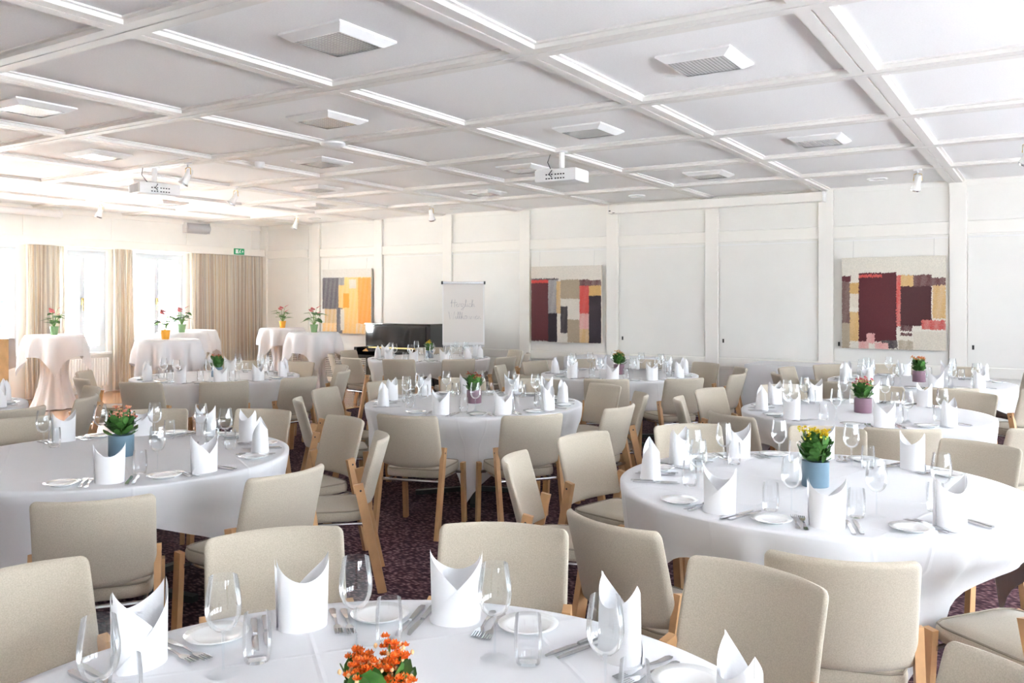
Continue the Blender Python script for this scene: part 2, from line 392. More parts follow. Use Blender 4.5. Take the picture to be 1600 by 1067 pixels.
# joints of the upper left wall and the curtain cornice
for y in (4.3, 5.85, 7.39, 8.92, 10.45, 12.0): link('joint_strip', MB().box(XL, XL+.008, y-.012, y+.012, 2.63, 3.1).mesh('joint', 'trim'), wl)
link('ceiling_moulding', MB().box(XL, XL+.04, YF, YB-.06, 3.03, ZB).mesh('moulding', 'trim'), wl)
struct('trim_1', MB().cbox(XL+.001, XL+.16, YF+.02, YB-.06, 2.49, 2.63, .006).mesh('cornice', 'trim'), None, 'white curtain cornice running above the windows', 'cornice')
def window(n, x, out, y0, y1, z0, z1, muntins, label):
    r = struct('window_%d' % n, None, (x+out*.10, 0, 0), label, 'window')
    e = .06
    fr = MB()
    fr.box(-.03, .03, y0, y0+e, z0, z1); fr.box(-.03, .03, y1-e, y1, z0, z1)
    fr.box(-.03, .03, y0+e, y1-e, z0, z0+e); fr.box(-.03, .03, y0+e, y1-e, z1-e, z1)
    link('window_frame', fr.mesh('window_frame', 'frame'), r)
    ym = (y0+y1)/2
    for a, b in ((y0+e, ym), (ym, y1-e)):
        s = MB(); w = .045
        s.box(-.02, .035, a, a+w, z0+e, z1-e); s.box(-.02, .035, b-w, b, z0+e, z1-e)
        s.box(-.02, .035, a+w, b-w, z0+e, z0+e+w); s.box(-.02, .035, a+w, b-w, z1-e-w, z1-e)
        so = link('sash', s.mesh('sash', 'frame'), r)
        H = z1-z0-2*e-2*w
        for i in range(1, muntins+1):
            zz = z0+e+w+H*i/(muntins+1)
            link('muntin', MB().box(-.01, .02, a+w, b-w, zz-.011, zz+.011).mesh('muntin', 'frame'), so)
        for i in range(muntins+1):
            za = z0+e+w+H*i/(muntins+1); zb = za+H/(muntins+1)
            link('pane', MB().box(.002, .006, a+w, b-w, za, zb).mesh('pane', 'pane'), so)
    hd = MB(); hd.box(.035*(-out), .07*(-out), ym-.015, ym+.015, (z0+z1)/2-.06, (z0+z1)/2+.06); hd.box(.06*(-out), .085*(-out), ym-.012, ym+.012, (z0+z1)/2-.16, (z0+z1)/2+.02)
    link('handle', hd.mesh('handle', 'brass'), r)
    link('sill', MB().cbox(-out*.10 if out < 0 else -.17, .17 if out < 0 else -out*-.10, y0-.05, y1+.05, z0-.04, z0, .005).mesh('sill', 'metalwhite'), r)
lab = ['tall white casement window between curtain and cornice, showing three panes a sash', 'tall white casement window behind the bar tables']
for i, (a, b) in enumerate(WIN_L):
    window(i+1, XL, -1, a, b, WZ0, WZ1, 3, ['white casement window of the curtain wall, far along', 'white casement window of the curtain wall', 'white casement window before the first striped curtain', 'white casement window above the white radiator', 'white casement window beside the wide striped curtain'][i])
for i, (a, b) in enumerate(WIN_R):
    window(i+6, XR, 1, a, b, WRZ0, WRZ1, 2, 'wide white window of the wall facing the curtained windows')

# unseen ground outside, added and toned to bounce sunlight into the room
struct('ground_bounce_left', MB().box(-80, XL-WALL_T, -60, 70, -.5, -.36).mesh('ground', 'ground'), None, 'unseen pale ground added outside the curtained windows to bounce sunlight indoors', 'ground')
struct('ground_bounce_right', MB().box(XR+WALL_T, 70, -60, 70, -.5, -.36).mesh('ground', 'slate'), None, 'unseen slate grey ground added outside the wide windows to bounce cool light', 'ground')

# curtains
def curtain(y0, y1, folds, label):
    b = MB(); nu = folds*8; nv = 10; ztop = 2.485
    def fn(u, v):
        y = y0+(y1-y0)*u; amp = .035+.03*v
        x = XL+.115+amp*math.sin(u*folds*2*PI+.6*math.sin(7*u)+.3*math.sin(3*v))
        return (x, y+.01*math.sin(5*v+u*20), .03+(ztop-.03)*(1-v))
    b.grid(fn, nu, nv); me = b.mesh('curtain', 'curtain', 'all')
    a = me.attributes.new('run', 'FLOAT', 'POINT')
    w = nu+1
    a.data.foreach_set('value', [y0+(i % w)/nu*(y1-y0)*1.6 for i in range(len(me.vertices))])
    o = link('curtain', me); tag(o, label, 'curtain')
    return o
curtain(7.36, 8.02, 9, 'striped beige curtain hanging behind the bar table with a pink plant')
curtain(8.86, 9.27, 6, 'narrow gathered striped curtain between the two tall windows')
curtain(10.42, 12.18, 20, 'wide drawn striped beige curtain in the room corner under the exit sign')
curtain(5.72, 6.12, 6, 'gathered striped curtain at the window beyond the lectern')

# radiator
rb = link('radiator', None, None, (XL+.075, 8.4, 0)); tag(rb, 'white ribbed radiator under the tall window', 'radiator')
for i in range(16): link('rib', bpy.data.meshes.get('rib') or MB().cbox(-.05, .05, -.019, .019, .12, .60, .012).mesh('rib', 'metalwhite', True), rb, (0, -.36+i*.048, 0))
link('pipe', MB().tube([(0, -.36, .16), (0, .36, .16)], .016, 8).mesh('pipe', 'metalwhite', True), rb)
[link('foot', MB().box(-.03, .03, y-.02, y+.02, 0, .13).mesh('foot', 'metalwhite'), rb) for y in (-.31, .31)]

# ================================================================== CEILING FITTINGS
rim = MB()
h0, h1, dz = .24, .185, .045
o_ = [(-h0, -h0), (h0, -h0), (h0, h0), (-h0, h0)]; i_ = [(-h1, -h1), (h1, -h1), (h1, h1), (-h1, h1)]
rim.add([(x, y, 0) for x, y in o_]+[(x, y, -.012) for x, y in o_]+[(x, y, -dz) for x, y in i_]+[(x*.96, y*.96, -dz) for x, y in i_],
        [(i, (i+1) % 4, 4+(i+1) % 4, 4+i) for i in range(4)]+[(4+i, 4+(i+1) % 4, 8+(i+1) % 4, 8+i) for i in range(4)]+[(8+i, 8+(i+1) % 4, 12+(i+1) % 4, 12+i) for i in range(4)])
light_t = T('ceiling_light', [('housing', rim.mesh('housing', 'metalwhite')), ('lens', MB().box(-h1, h1, -h1, h1, -.041, -.035).mesh('lens', 'lens'))])
disc_t = T('ceiling_speaker', [('ring', MB().lathe([(.12, 0), (.12, -.012), (.10, -.016), (.098, -.006)], 28, cap=False).mesh('ring', 'metalwhite', True)), ('grille', MB().lathe([(.099, -.006), (.0001, -.008)], 28).mesh('spk', 'plasticwhite'))])
for k in range(0, 7):
    for j in range(-2, 5):
        if (k+j) % 2: continue
        c = (BX(k)-BW-.7365, BY(j)+BW+.707, ZP)
        if j == 4: disc_t.place(c, 0, 'small round white ceiling grille near the panelled wall', 'ceiling grille', 'round ceiling grilles')
        else: light_t.place(c, 0, 'square white ceiling light with prismatic lens', 'ceiling light', 'square ceiling lights')
def dome(loc, label, r, h):
    o = link('smoke_detector', MB().lathe([(r, 0), (r, -h*.35), (r*.8, -h*.8), (r*.4, -h), (.0001, -h)], 24).mesh('dome', 'plasticwhite', True), None, loc); tag(o, label, 'detector')
dome((-5.78, 5.95, ZB), 'flat round white detector dome on a ceiling rail', .12, .045)
dome((-7.36, 6.45, ZP-.016), 'small white drum detector on a ceiling board', .055, .07)
def projector(loc, rotz, label):
    t = T('ceiling_projector', [
        ('mount', MB().lathe([(.06, -.001), (.06, -.012), (.028, -.014), (.028, -.17), (.028, -.18)], 18).mesh('mount', 'metalwhite', True)),
        ('bracket', MB().box(-.09, .09, -.05, .05, -.19, -.18).mesh('bracket', 'plasticgrey')),
        ('case', MB().cbox(-.23, .23, -.16, .16, -.32, -.19, .018).mesh('case', 'plasticwhite', True), [
            *[('socket', MB().box(x, x+.016, -.164, -.158, z, z+.012).mesh('socket', 'dark')) for x in (-.10, -.07, -.04, .0, .03, .06, .09) for z in (-.255, -.295)],
            ('lens', MB().lathe([(.04, 0), (.04, .02), (.03, .02)], 16, (.12, .16, -.25)).mesh('plens', 'dark')),
            *[('vent_slot', MB().box(-.234, -.229, -.12+i*.024, -.108+i*.024, -.30, -.21).mesh('vent', 'plasticgrey')) for i in range(10)]]),
        ('cable', MB().tube([(-.13, .0, -.02), (-.15, -.02, -.10), (-.10, -.05, -.18), (-.03, -.165, -.21), (-.06, -.175, -.25), (-.03, -.165, -.275)], .005, 6).mesh('cable', 'dark', True))])
    return t.place(loc, rotz, label, 'projector')
projector((-4.17, 7.53, ZB), .05, 'white ceiling projector over the tables, its sockets to the room')
projector((-8.55, 5.98, ZB), 1.35, 'white ceiling projector hanging near the windowed wall')
def spot(loc, aim, tilt, label):
    m = Matrix.Rotation(aim, 4, 'Z') @ Matrix.Rotation(tilt, 4, 'X')
    def rot(me_mb): me_mb.v = [tuple((m @ Vector(p))+Vector((0, 0, -.13))) for p in me_mb.v]; return me_mb
    body = rot(MB().lathe([(.0001, .07), (.028, .065), (.034, .03), (.036, -.04), (.05, -.09), (.052, -.10)], 18, cap=False))
    ring = rot(MB().lathe([(.052, -.10), (.056, -.105), (.056, -.12), (.046, -.12), (.044, -.10)], 18, cap=False))
    bulb = rot(MB().lathe([(.0001, -.095), (.044, -.10)], 18, cap=False))
    t = T('ceiling_spotlight', [('base', MB().lathe([(.045, 0), (.045, -.014), (.012, -.02), (.010, -.05)], 16).mesh('base', 'plasticwhite', True)),
        ('bracket', MB().tube([(-.045, 0, -.13), (-.04, 0, -.06), (0, 0, -.045), (.04, 0, -.06), (.045, 0, -.13)], .005, 6).mesh('bracket', 'brass', True)),
        ('body', body.mesh('body', 'plasticwhite', True), [('rim', ring.mesh('rim', 'chrome', True)), ('reflector', bulb.mesh('reflector', 'plasticgrey', True))])])
    t.place(loc, 0, label, 'spotlight')
spot((-7.96, 5.98, ZB), 2.2, .5, 'cream ceiling spotlight beside the projector near the windows')
spot((-9.11, 7.58, ZB), 2.4, .55, 'cream ceiling spotlight beyond the projector near the windows')
spot((-11.3, 10.73, ZB), 2.0, .4, 'small ceiling spotlight by the room corner')
spot((-8.3, 10.73, ZB), .3, .45, 'small ceiling spotlight before the piano')
spot((-1.30, 10.73, ZB), .6, .5, 'white ceiling spotlight above the dark red painting')
spot((-.19, 9.2, ZB), .5, .5, 'white ceiling spotlight on a rail over the orange flower table')
spot((-12.2, BY(2)+.085, ZB), 2.0, .4, 'small ceiling spotlight over the curtained windows')

# roller screens, speaker, exit sign
t = T('projection_screen_case', [('case', MB().cbox(-1.6, 1.6, -.16, 0, -.13, 0, .006).mesh('case', 'trim')), ('end_cap', MB().cbox(-1.62, -1.6, -.165, 0, -.135, .0, .003).mesh('cap', 'metalwhite')), ('end_cap', MB().cbox(1.6, 1.62, -.165, 0, -.135, 0, .003).mesh('cap', 'metalwhite')),
    ('bolt', MB().box(-1.60, -1.57, -.168, -.16, -.10, -.085).mesh('bolt', 'dark')), ('bolt', MB().box(-1.54, -1.50, -.166, -.16, -.128, -.12).mesh('bolt', 'dark'))])
t.place((-4.24, YB-.06, 3.075), 0, 'long white roller screen case along the top of the panelled wall', 'screen case')
t = T('projection_screen_case', [('case', MB().tube([(0, -1.5, 0), (0, 1.5, 0)], .055, 14).mesh('rollcase', 'plasticwhite', True)), ('end_cap', MB().tube([(0, 1.5, 0), (0, 1.53, 0)], .06, 14).mesh('rollcap', 'metalwhite', True)),
    ('bracket', MB().box(-.17, 0, .9, .94, -.01, .06).mesh('rbr', 'metalwhite'))])
t.place((XL+.22, 6.35, 3.0), 0, 'white tubular roller screen under the ceiling at the window wall', 'screen case')
t = T('wall_speaker', [('cabinet', MB().grid(lambda u, v: (.02+.13*math.sin(PI*min(max(v, .0), 1))**.6, -.26+.52*u, .10-.20*v), 10, 12).mesh('cab', 'plasticgrey', True)), *[('side_panel', MB().cbox(0, .12, y-.01, y+.01, -.10, .10, .004).mesh('cabside', 'plasticwhite')) for y in (-.265, .265)]])
t.place((XL+.01, 10.62, 2.97), 0, 'rounded grey loudspeaker on the wall above the cornice', 'speaker')
t = T('exit_sign', [('panel', MB().cbox(0, .03, -.12, .12, -.06, .06, .004).mesh('panel', 'green')),
    ('pictogram', MB().box(.03, .032, -.10, -.035, -.04, .04).mesh('dr', 'white')),
    ('running_figure', MB().beam((.031, .0, .0), (.031, .02, .03), .004, .018).beam((.031, .0, .0), (.031, -.02, -.035), .004, .012).beam((.031, .0, 0), (.031, .03, -.03), .004, .012).lathe([(.0001, -.004), (.009, 0), (.0001, .004)], 8, (.033, .03, .042)).mesh('fig', 'white')),
    ('arrow', MB().beam((.031, .055, 0), (.031, .10, 0), .004, .012).beam((.031, .058, 0), (.031, .078, .022), .004, .01).beam((.031, .058, 0), (.031, .078, -.022), .004, .01).mesh('arr', 'white'))])
t.place((XL+.162, 11.54, 2.565), 0, 'green and white emergency exit sign on the cornice', 'exit sign')

# ================================================================== WALL PIECES
def painting(x0, x1, z0, z1, rects, base, label, seed):
    y = YB-.10; rnd = random.Random(seed)
    r = link('painting', None, None, ((x0+x1)/2, y, (z0+z1)/2)); tag(r, label, 'painting')
    hw, hh = (x1-x0)/2, (z1-z0)/2
    link('stretcher', MB().box(-hw, hw, 0, .035, -hh, hh).mesh('stretcher', 'canvas_edge'), r)
    n = 150; b = MB(); b.grid(lambda u, v: (-hw+2*hw*u, -.0015, hh-2*hh*v), n, n); me = b.mesh('canvas', 'paint')
    at = me.color_attributes.new('paint', 'FLOAT_COLOR', 'CORNER'); cols = []
    rough = [[rnd.uniform(-1, 1) for _ in range(n)] for _ in range(n)]
    for p in me.polygons:
        i = p.index % n; j = p.index//n; u = (i+.5)/n; v = (j+.5)/n
        c = base; ju = .004*rough[j][7]+.003*rough[j][i]; jv = .006*rough[3][i]+.003*rough[j][i]
        for a, b2, c0, c1, col, mix in rects:
            if a <= u+ju < b2 and c0 <= v+jv < c1:
                if mix is None: c = col
                else:
                    q = rnd.random()*.6+.4*(.5+.5*math.sin(u*70+v*9)); c = tuple(col[k]*(1-mix*q)+base[k]*mix*q for k in range(3))
        g = 1+.08*rough[j][i]
        for _ in range(len(p.vertices)): cols += [max(0, c[0]*g), max(0, c[1]*g), max(0, c[2]*g), 1]
    at.data.foreach_set('color', cols)
    link('canvas', me, r)
    for q in (-.78, .78): link('wire', MB().tube([(hw*q, .02, hh), (hw*q, .045, 2.40-(z0+z1)/2)], .0015, 4).mesh('wire', 'chrome'), r)
DK, MR, RD, TN, OC, GY, CRM, PK = (.035, .022, .03), (.10, .018, .022), (.55, .05, .04), (.38, .31, .22), (.58, .36, .13), (.25, .24, .25), (.66, .60, .50), (.66, .30, .28)
OR, LOR, PUR = (.80, .30, .02), (.82, .48, .13), (.06, .05, .07)
painting(-12.10, -10.84, .95, 2.19, [(0, .34, .13, .62, PUR, .25), (.05, .34, .62, .98, OC, .5), (.34, 1, .13, 1, LOR, .25), (.34, .46, .13, .25, GY, .4), (.44, .56, .38, .6, OR, None), (.56, .70, .16, .30, CRM, .3), (.74, 1, .14, .86, OR, .15), (.3, .42, .60, 1, PUR, .3), (.38, .46, .62, .95, CRM, .3), (.70, 1, .84, 1, LOR, .7), (0, .3, .84, 1, LOR, .6)], (.74, .72, .67), 'abstract orange and grey painting beside the black piano', 3)
painting(-7.32, -6.03, .91, 2.15, [(0, .25, .17, .99, MR, None), (0, .25, .18, .22, RD, None), (0, .40, .16, .18, DK, .2), (.25, .39, .18, .62, GY, .35), (.37, .43, .2, .62, OC, .4), (.25, .38, .62, 1, DK, None), (.43, .70, .18, .43, TN, None), (.43, .53, .53, .88, DK, .1), (.53, .70, .70, 1, TN, None), (.70, .83, .18, .26, MR, .2), (.70, .83, .26, .62, RD, .1), (.70, .83, .62, .82, PK, .4), (.70, .83, .82, 1, OC, .4), (.83, 1, .19, .26, MR, .3), (.83, 1, .26, .39, OC, None), (.83, 1, .39, 1, DK, None)], (.68, .64, .57), 'abstract dark red, grey and ochre painting beside the screen case', 4)
painting(-2.41, -1.15, .95, 2.17, [(0, .09, .20, .26, MR, None), (0, .08, .26, .72, (.16, .08, .07), .15), (0, .08, .72, 1, TN, .1), (.08, .17, .28, .40, OC, None), (.08, .17, .40, .55, CRM, None), (.08, .17, .60, .92, OC, .2), (.17, .54, .17, .92, MR, None), (.17, .40, .19, .22, RD, .1), (.40, .55, .9, .99, DK, .2), (.25, .33, .83, .94, PK, .3), (.33, .46, .93, 1, PK, .4), (.17, .27, .92, 1, PK, .4), (.54, .58, .20, .75, RD, .3), (.58, .71, .20, .32, OC, .2), (.70, .87, .20, .32, MR, .2), (.58, .87, .32, .74, (.07, .02, .022), None), (.58, .69, .74, .80, MR, .2), (.58, .69, .82, .85, MR, .2), (.78, 1, .68, .78, RD, .35), (.87, 1, .23, .31, MR, .2), (.88, 1, .31, .66, OC, .35), (.56, .70, .90, 1, TN, .5), (.70, 1, .80, 1, CRM, .4)], (.71, .67, .58), 'abstract painting of large dark red blocks on the panelled wall', 5)

# piano
pn = link('upright_piano', None, None, (-9.475, 11.3, 0)); tag(pn, 'black lacquered upright piano with closed keyboard lid', 'piano')
hw = .715
link('case', MB().cbox(-hw, hw, 0, .36, .04, 1.17, .006).mesh('case', 'piano'), pn)
link('lid', MB().cbox(-hw-.015, hw+.015, -.015, .375, 1.17, 1.195, .006).mesh('lid', 'piano'), pn)
link('upper_panel', MB().cbox(-hw+.09, hw-.09, -.012, .0, .80, 1.15, .004).mesh('upper', 'piano'), pn)
link('lower_panel', MB().cbox(-hw+.09, hw-.09, -.012, .0, .12, .58, .004).mesh('lower', 'piano'), pn)
kb = link('keybed', MB().cbox(-hw, hw, -.30, 0, .60, .66, .006).mesh('keybed', 'piano'), pn)
link('keyboard_lid', MB().grid(lambda u, v: (-hw+.07+(2*hw-.14)*u, -.27+.27*v, .72+.05*math.sin(v*PI/2)), 2, 8).mesh('kl', 'piano', True), kb)
link('hinge', MB().box(-hw+.07, hw-.07, -.006, -.001, .765, .785).mesh('hinge', 'brass'), kb)
for s in (-1, 1):
    link('cheek', MB().cbox(s*hw-.035+(-s*.035), s*hw+.035+(-s*.035), -.30, 0, .66, .79, .01).mesh('cheek', 'piano'), pn)
    link('leg', MB().cbox(s*(hw-.05)-.03, s*(hw-.05)+.03, -.27, -.21, .03, .60, .006).mesh('leg', 'piano'), pn)
    link('foot', MB().cbox(s*(hw-.05)-.04, s*(hw-.05)+.04, -.30, .36, 0, .05, .006).mesh('foot', 'piano'), pn)
for x in (-.09, 0, .09): link('pedal', MB().cbox(x-.015, x+.015, -.07, 0, .06, .075, .004).mesh('pedal', 'brass'), pn)

# flipchart, turned to the room
fp = at_depth(724, 440, 14.1)
fc = link('flipchart', None, None, (fp.x, fp.y, 0), YAW+.1); tag(fc, 'white flipchart with handwritten welcome on its paper pad', 'flipchart')
def Rm(a): return Matrix.Translation((0, 0, 1.9)) @ Matrix.Rotation(a, 4, 'X') @ Matrix.Translation((0, 0, -1.9))
tl = Rm(-.06)
def tv(b): b.v = [tuple(tl @ Vector(p)) for p in b.v]; return b
link('board', tv(MB().cbox(-.345, .345, 0, .02, .86, 1.88, .004)).mesh('board', 'metalwhite'), fc)
pad = link('paper_pad', tv(MB().box(-.325, .325, -.012, 0, .90, 1.86)).mesh('pad', 'paper'), fc)
cl = link('clamp', tv(MB().cbox(-.345, .345, -.03, .02, 1.86, 1.90, .006)).mesh('clamp', 'chrome'), fc)
for x in (-.35, .35): link('end_cap', tv(MB().cbox(x-.015, x+.015, -.033, .024, 1.855, 1.905, .004)).mesh('cap', 'dark'), cl)
link('pen_tray', tv(MB().cbox(-.34, .34, -.06, .0, .83, .855, .004)).mesh('tray', 'plasticgrey'), fc)
link('leg', MB().tube([(-.28, .09, .9), (-.40, -.12, 0)], .014, 8).mesh('leg', 'chrome', True), fc)
link('leg', MB().tube([(.28, .09, .9), (.40, -.12, 0)], .014, 8).mesh('leg', 'chrome', True), fc)
link('leg', MB().tube([(0, .04, 1.7), (0, .42, 0)], .014, 8).mesh('leg', 'chrome', True), fc)
# handwriting: strokes on a small letter grid
GL = {'H': [[(0, .5), (.1, 1), (.02, 0)], [(.5, 1), (.42, 0)], [(-.15, .55), (.75, .6)]], 'e': [[(0, .25), (.3, .35), (.2, .5), (.02, .3), (.12, .02), (.4, .12)]], 'r': [[(0, .05), (.1, .45), (.2, .4), (.32, .45), (.3, .1), (.45, .05)]],
      'z': [[(0, .42), (.3, .45), (.05, .02), (.3, 0), (.15, -.4), (-.1, -.35), (.45, .1)]], 'l': [[(0, .1), (.25, .9), (.15, 1), (.1, .1), (.3, .05)]], 'i': [[(0, .1), (.12, .45), (.12, .05), (.3, .1)], [(.16, .7), (.19, .73)]],
      'c': [[(.3, .4), (.1, .45), (.03, .15), (.2, 0), (.4, .1)]], 'h': [[(0, .1), (.25, .95), (.12, 1), (.1, 0), (.2, .4), (.33, .4), (.35, .05), (.5, .1)]], 'W': [[(0, 1), (.15, 0), (.35, .8), (.55, 0), (.75, 1)]],
      'k': [[(0, .1), (.2, .95), (.1, 0), (.1, .3), (.35, .45), (.15, .25), (.4, .03)]], 'o': [[(.2, .45), (.03, .3), (.1, .02), (.3, .1), (.3, .4), (.2, .45), (.45, .4)]], 'm': [[(0, .05), (.08, .42), (.1, 0), (.22, .42), (.28, 0), (.4, .42), (.48, .03), (.6, .08)]], 'n': [[(0, .05), (.08, .42), (.1, 0), (.24, .42), (.32, .03), (.45, .08)]]}
WD = {'H': .62, 'e': .36, 'r': .4, 'z': .38, 'l': .25, 'i': .26, 'c': .36, 'h': .46, 'W': .8, 'k': .38, 'o': .38, 'm': .56, 'n': .42}
def write(word, x, z, s):
    b = MB()
    for ch in word:
        for st in GL[ch]: b.tube([(x+p[0]*s, -.0135, z+p[1]*s) for p in st], .0021, 4)
        x += WD[ch]*s
    return tv(b).mesh('writing', 'ink')
link('handwriting', write('Herzlich', -.20, 1.48, .125), pad)
link('handwriting', write('Willkommen', -.24, 1.28, .125), pad)

# ================================================================== CHAIRS
def chair_template():
    HWD = .2195
    def seat_fn(u, v):
        # superellipse outline swept from bottom to crown
        a = 2*PI*u; c, s = math.cos(a), math.sin(a); q = 7
        k = (abs(c)**q+abs(s)**q)**(-1/q)
        lev = [(0.90, .385), (.985, .392), (1, .41), (1, .432), (.975, .446), (.6, .452), (.02, .454)]
        f = v*(len(lev)-1); i = min(int(f), len(lev)-2); t = f-i
        r = lev[i][0]*(1-t)+lev[i+1][0]*t; z = lev[i][1]*(1-t)+lev[i+1][1]*t
        return (.210*k*c*r, .005+.215*k*s*r, z)
    seat = MB().grid(seat_fn, 40, 6, wrap=True).mesh('seat', 'fabric', 'all')
    pip = MB().tube([seat_fn(i/40, 4/6) for i in range(40)], .0045, 5, closed=True).mesh('piping', 'piping', True)
    def back_fn(side):
        def fn(u, v):
            x = (u-.5)*2; rx = .226; z0, z1 = .475, .83
            # rounded corners: shrink width near top and bottom ends
            e = .028; vv = v*(z1-z0); dt = min(vv, (z1-z0)-vv); cut = 0
            if dt < e: cut = e*(1-math.sqrt(max(0, 1-((e-dt)/e)**2)))*.9
            X = x*(rx-cut); z = z0+vv
            y = -.195-.095*v**1.1-.06*(1-x*x)
            edge = min(1-abs(x), 1)*rx; th = .015*min(1, math.sqrt(max(0.0, min(edge, dt)/.012)))
            return (X, y+side*th, z-.012*(1-x*x)*(1 if v < .01 else 0))
        return fn
    def sm(t): return .5-.5*math.cos(PI*t) if t not in (0, 1) else t
    bk = MB().grid(lambda u, v: back_fn(1)(sm(u), sm(v)), 26, 20).grid(lambda u, v: back_fn(-1)(sm(u), sm(v)), 26, 20)
    back = bk.mesh('backrest', 'fabric', 'all')
    parts = [('seat', seat, [('piping', pip)]), ('backrest', back)]
    for s in (-1, 1):
        x = s*HWD*1.045
        rl = MB().beam((x, -.315, 0), (x, -.185, .60), .028, .05).mesh('leg', 'beech')
        flg = MB().beam((x, .215, 0), (x, .185, .435), .028, .045).mesh('leg', 'beech')
        bolt = MB().tube([(x+s*.013, -.197, .565), (x+s*.0155, -.197, .565)], .006, 8).mesh('bolt', 'dark')
        parts += [('leg', rl, [('bolt', bolt)]), ('leg', flg)]
    tb = MB().tube([(-.222, -.215, .37), (.222, -.215, .37)], .011, 8).tube([(-.222, .17, .37), (.222, .17, .37)], .011, 8)
    tb.tube([(-.18, -.215, .37), (-.18, .17, .37)], .009, 8).tube([(.18, -.215, .37), (.18, .17, .37)], .009, 8)
    parts.append(('seat_frame', tb.mesh('seat_frame', 'chrome', True)))
    return T('dining_chair', parts)
CH = chair_template()

# ================================================================== TABLEWARE
def glass_parts():
    bowl = [(.006, .098), (.018, .101), (.030, .112), (.038, .130), (.041, .150), (.040, .172), (.036, .200), (.0325, .222)]
    stem = [(.0042, .008), (.0036, .03), (.0036, .075), (.0045, .09), (.0062, .0985)]
    foot = [(.0365, 0), (.0365, .0015), (.02, .004), (.0045, .009)]
    b = MB().lathe(bowl, 28, cap=False).mesh('bowl', 'glass', 'all'); s = MB().lathe(stem, 10, cap=False).mesh('stem', 'glass', 'all')
    f = MB().lathe(foot, 24, cap=False).mesh('foot', 'glassfoot', 'all')
    whole = MB().lathe(foot[:-1]+stem[1:]+bowl[1:], 20, cap=False).mesh('wine_glass', 'glass', 'all')
    return T('wine_glass', [('bowl', b), ('stem', s), ('foot', f)]), T('wine_glass', mesh=whole)
WINE, WINE_FAR = glass_parts()
tum = MB().lathe([(.0001, .001), (.028, 0), (.030, .004), (.034, .04), (.033, .08), (.030, .112)], 24, cap=False).mesh('water_glass', 'tumbler', 'all')
WATER = T('water_glass', mesh=tum)
plate = MB().lathe([(.0001, .003), (.045, .002), (.05, .003), (.056, .008), (.078, .014), (.079, .016), (.056, .0105), (.048, .0065), (.0001, .006)], 36, cap=False).mesh('side_plate', 'porcelain', 'all')
PLATE = T('side_plate', mesh=plate)
def napkin_mesh():
    a, b = .062, .046
    def layer(t0, t1, h0, h1, off, bulge=0, nseg=22):
        def fn(u, v):
            t = math.radians(t0+(t1-t0)*u); h = h0+(h1-h0)*u+bulge*math.sin(u*PI)
            lean = 1+.16*v*max(0, abs(math.cos(t))-.2)
            k = 1-.05*v
            return ((a+off)*math.cos(t)*lean*k, (b+off)*math.sin(t)*k*(1-.12*v), h*v)
        return fn
    m = MB()
    m.grid(layer(2, -158, .188, .010, .006, -.004), 22, 8)            # flap from one peak across the front
    m.grid(layer(182, 338, .190, .030, 0, .004), 22, 8)               # flap from the other peak, behind it
    m.grid(layer(0, 180, .186, .188, .001, -.062), 22, 8)             # back
    m.grid(layer(20, 165, .13, .135, -.008, -.03), 16, 6)             # inner fold
    return m.mesh('napkin', 'napkin', 'all')
NAP = T('folded_napkin', mesh=napkin_mesh())
def fork_mesh():
    b = MB(); prof = [(-.095, .0055), (-.085, .010), (-.05, .007), (-.01, .0035), (.03, .0032), (.045, .009), (.058, .0115), (.066, .0115)]
    def zf(y): return .003+.006*max(0, (y+.0)/.1)+(.004 if -.02 < y < .03 else 0)
    for i in range(len(prof)-1):
        (y0, w0), (y1, w1) = prof[i], prof[i+1]; z0, z1 = zf(y0), zf(y1)
        b.add([(-w0, y0, z0), (w0, y0, z0), (w1, y1, z1), (-w1, y1, z1), (-w0, y0, z0-.002), (w0, y0, z0-.002), (w1, y1, z1-.002), (-w1, y1, z1-.002)], [(0, 1, 2, 3), (7, 6, 5, 4), (0, 3, 7, 4), (1, 5, 6, 2), (0, 4, 5, 1), (3, 2, 6, 7)])
    for x in (-.0098, -.0033, .0033, .0098): b.box(x-.0017, x+.0017, .066, .100, .0055, .0075)
    return b.mesh('fork', 'steel')
def knife_mesh():
    b = MB(); b.slab([(-.006, -.105), (.006, -.105), (.009, -.09), (.0065, -.02), (.0055, 0), (-.0055, 0), (-.0065, -.02), (-.009, -.09)], .0005, .007)
    b.slab([(-.0055, 0), (.0055, 0), (.010, .03), (.010, .08), (.004, .108), (-.0045, .112), (-.006, .05)], .002, .0038)
    return b.mesh('knife', 'steel')
FORK = T('fork', mesh=fork_mesh()); KNIFE = T('table_knife', mesh=knife_mesh())

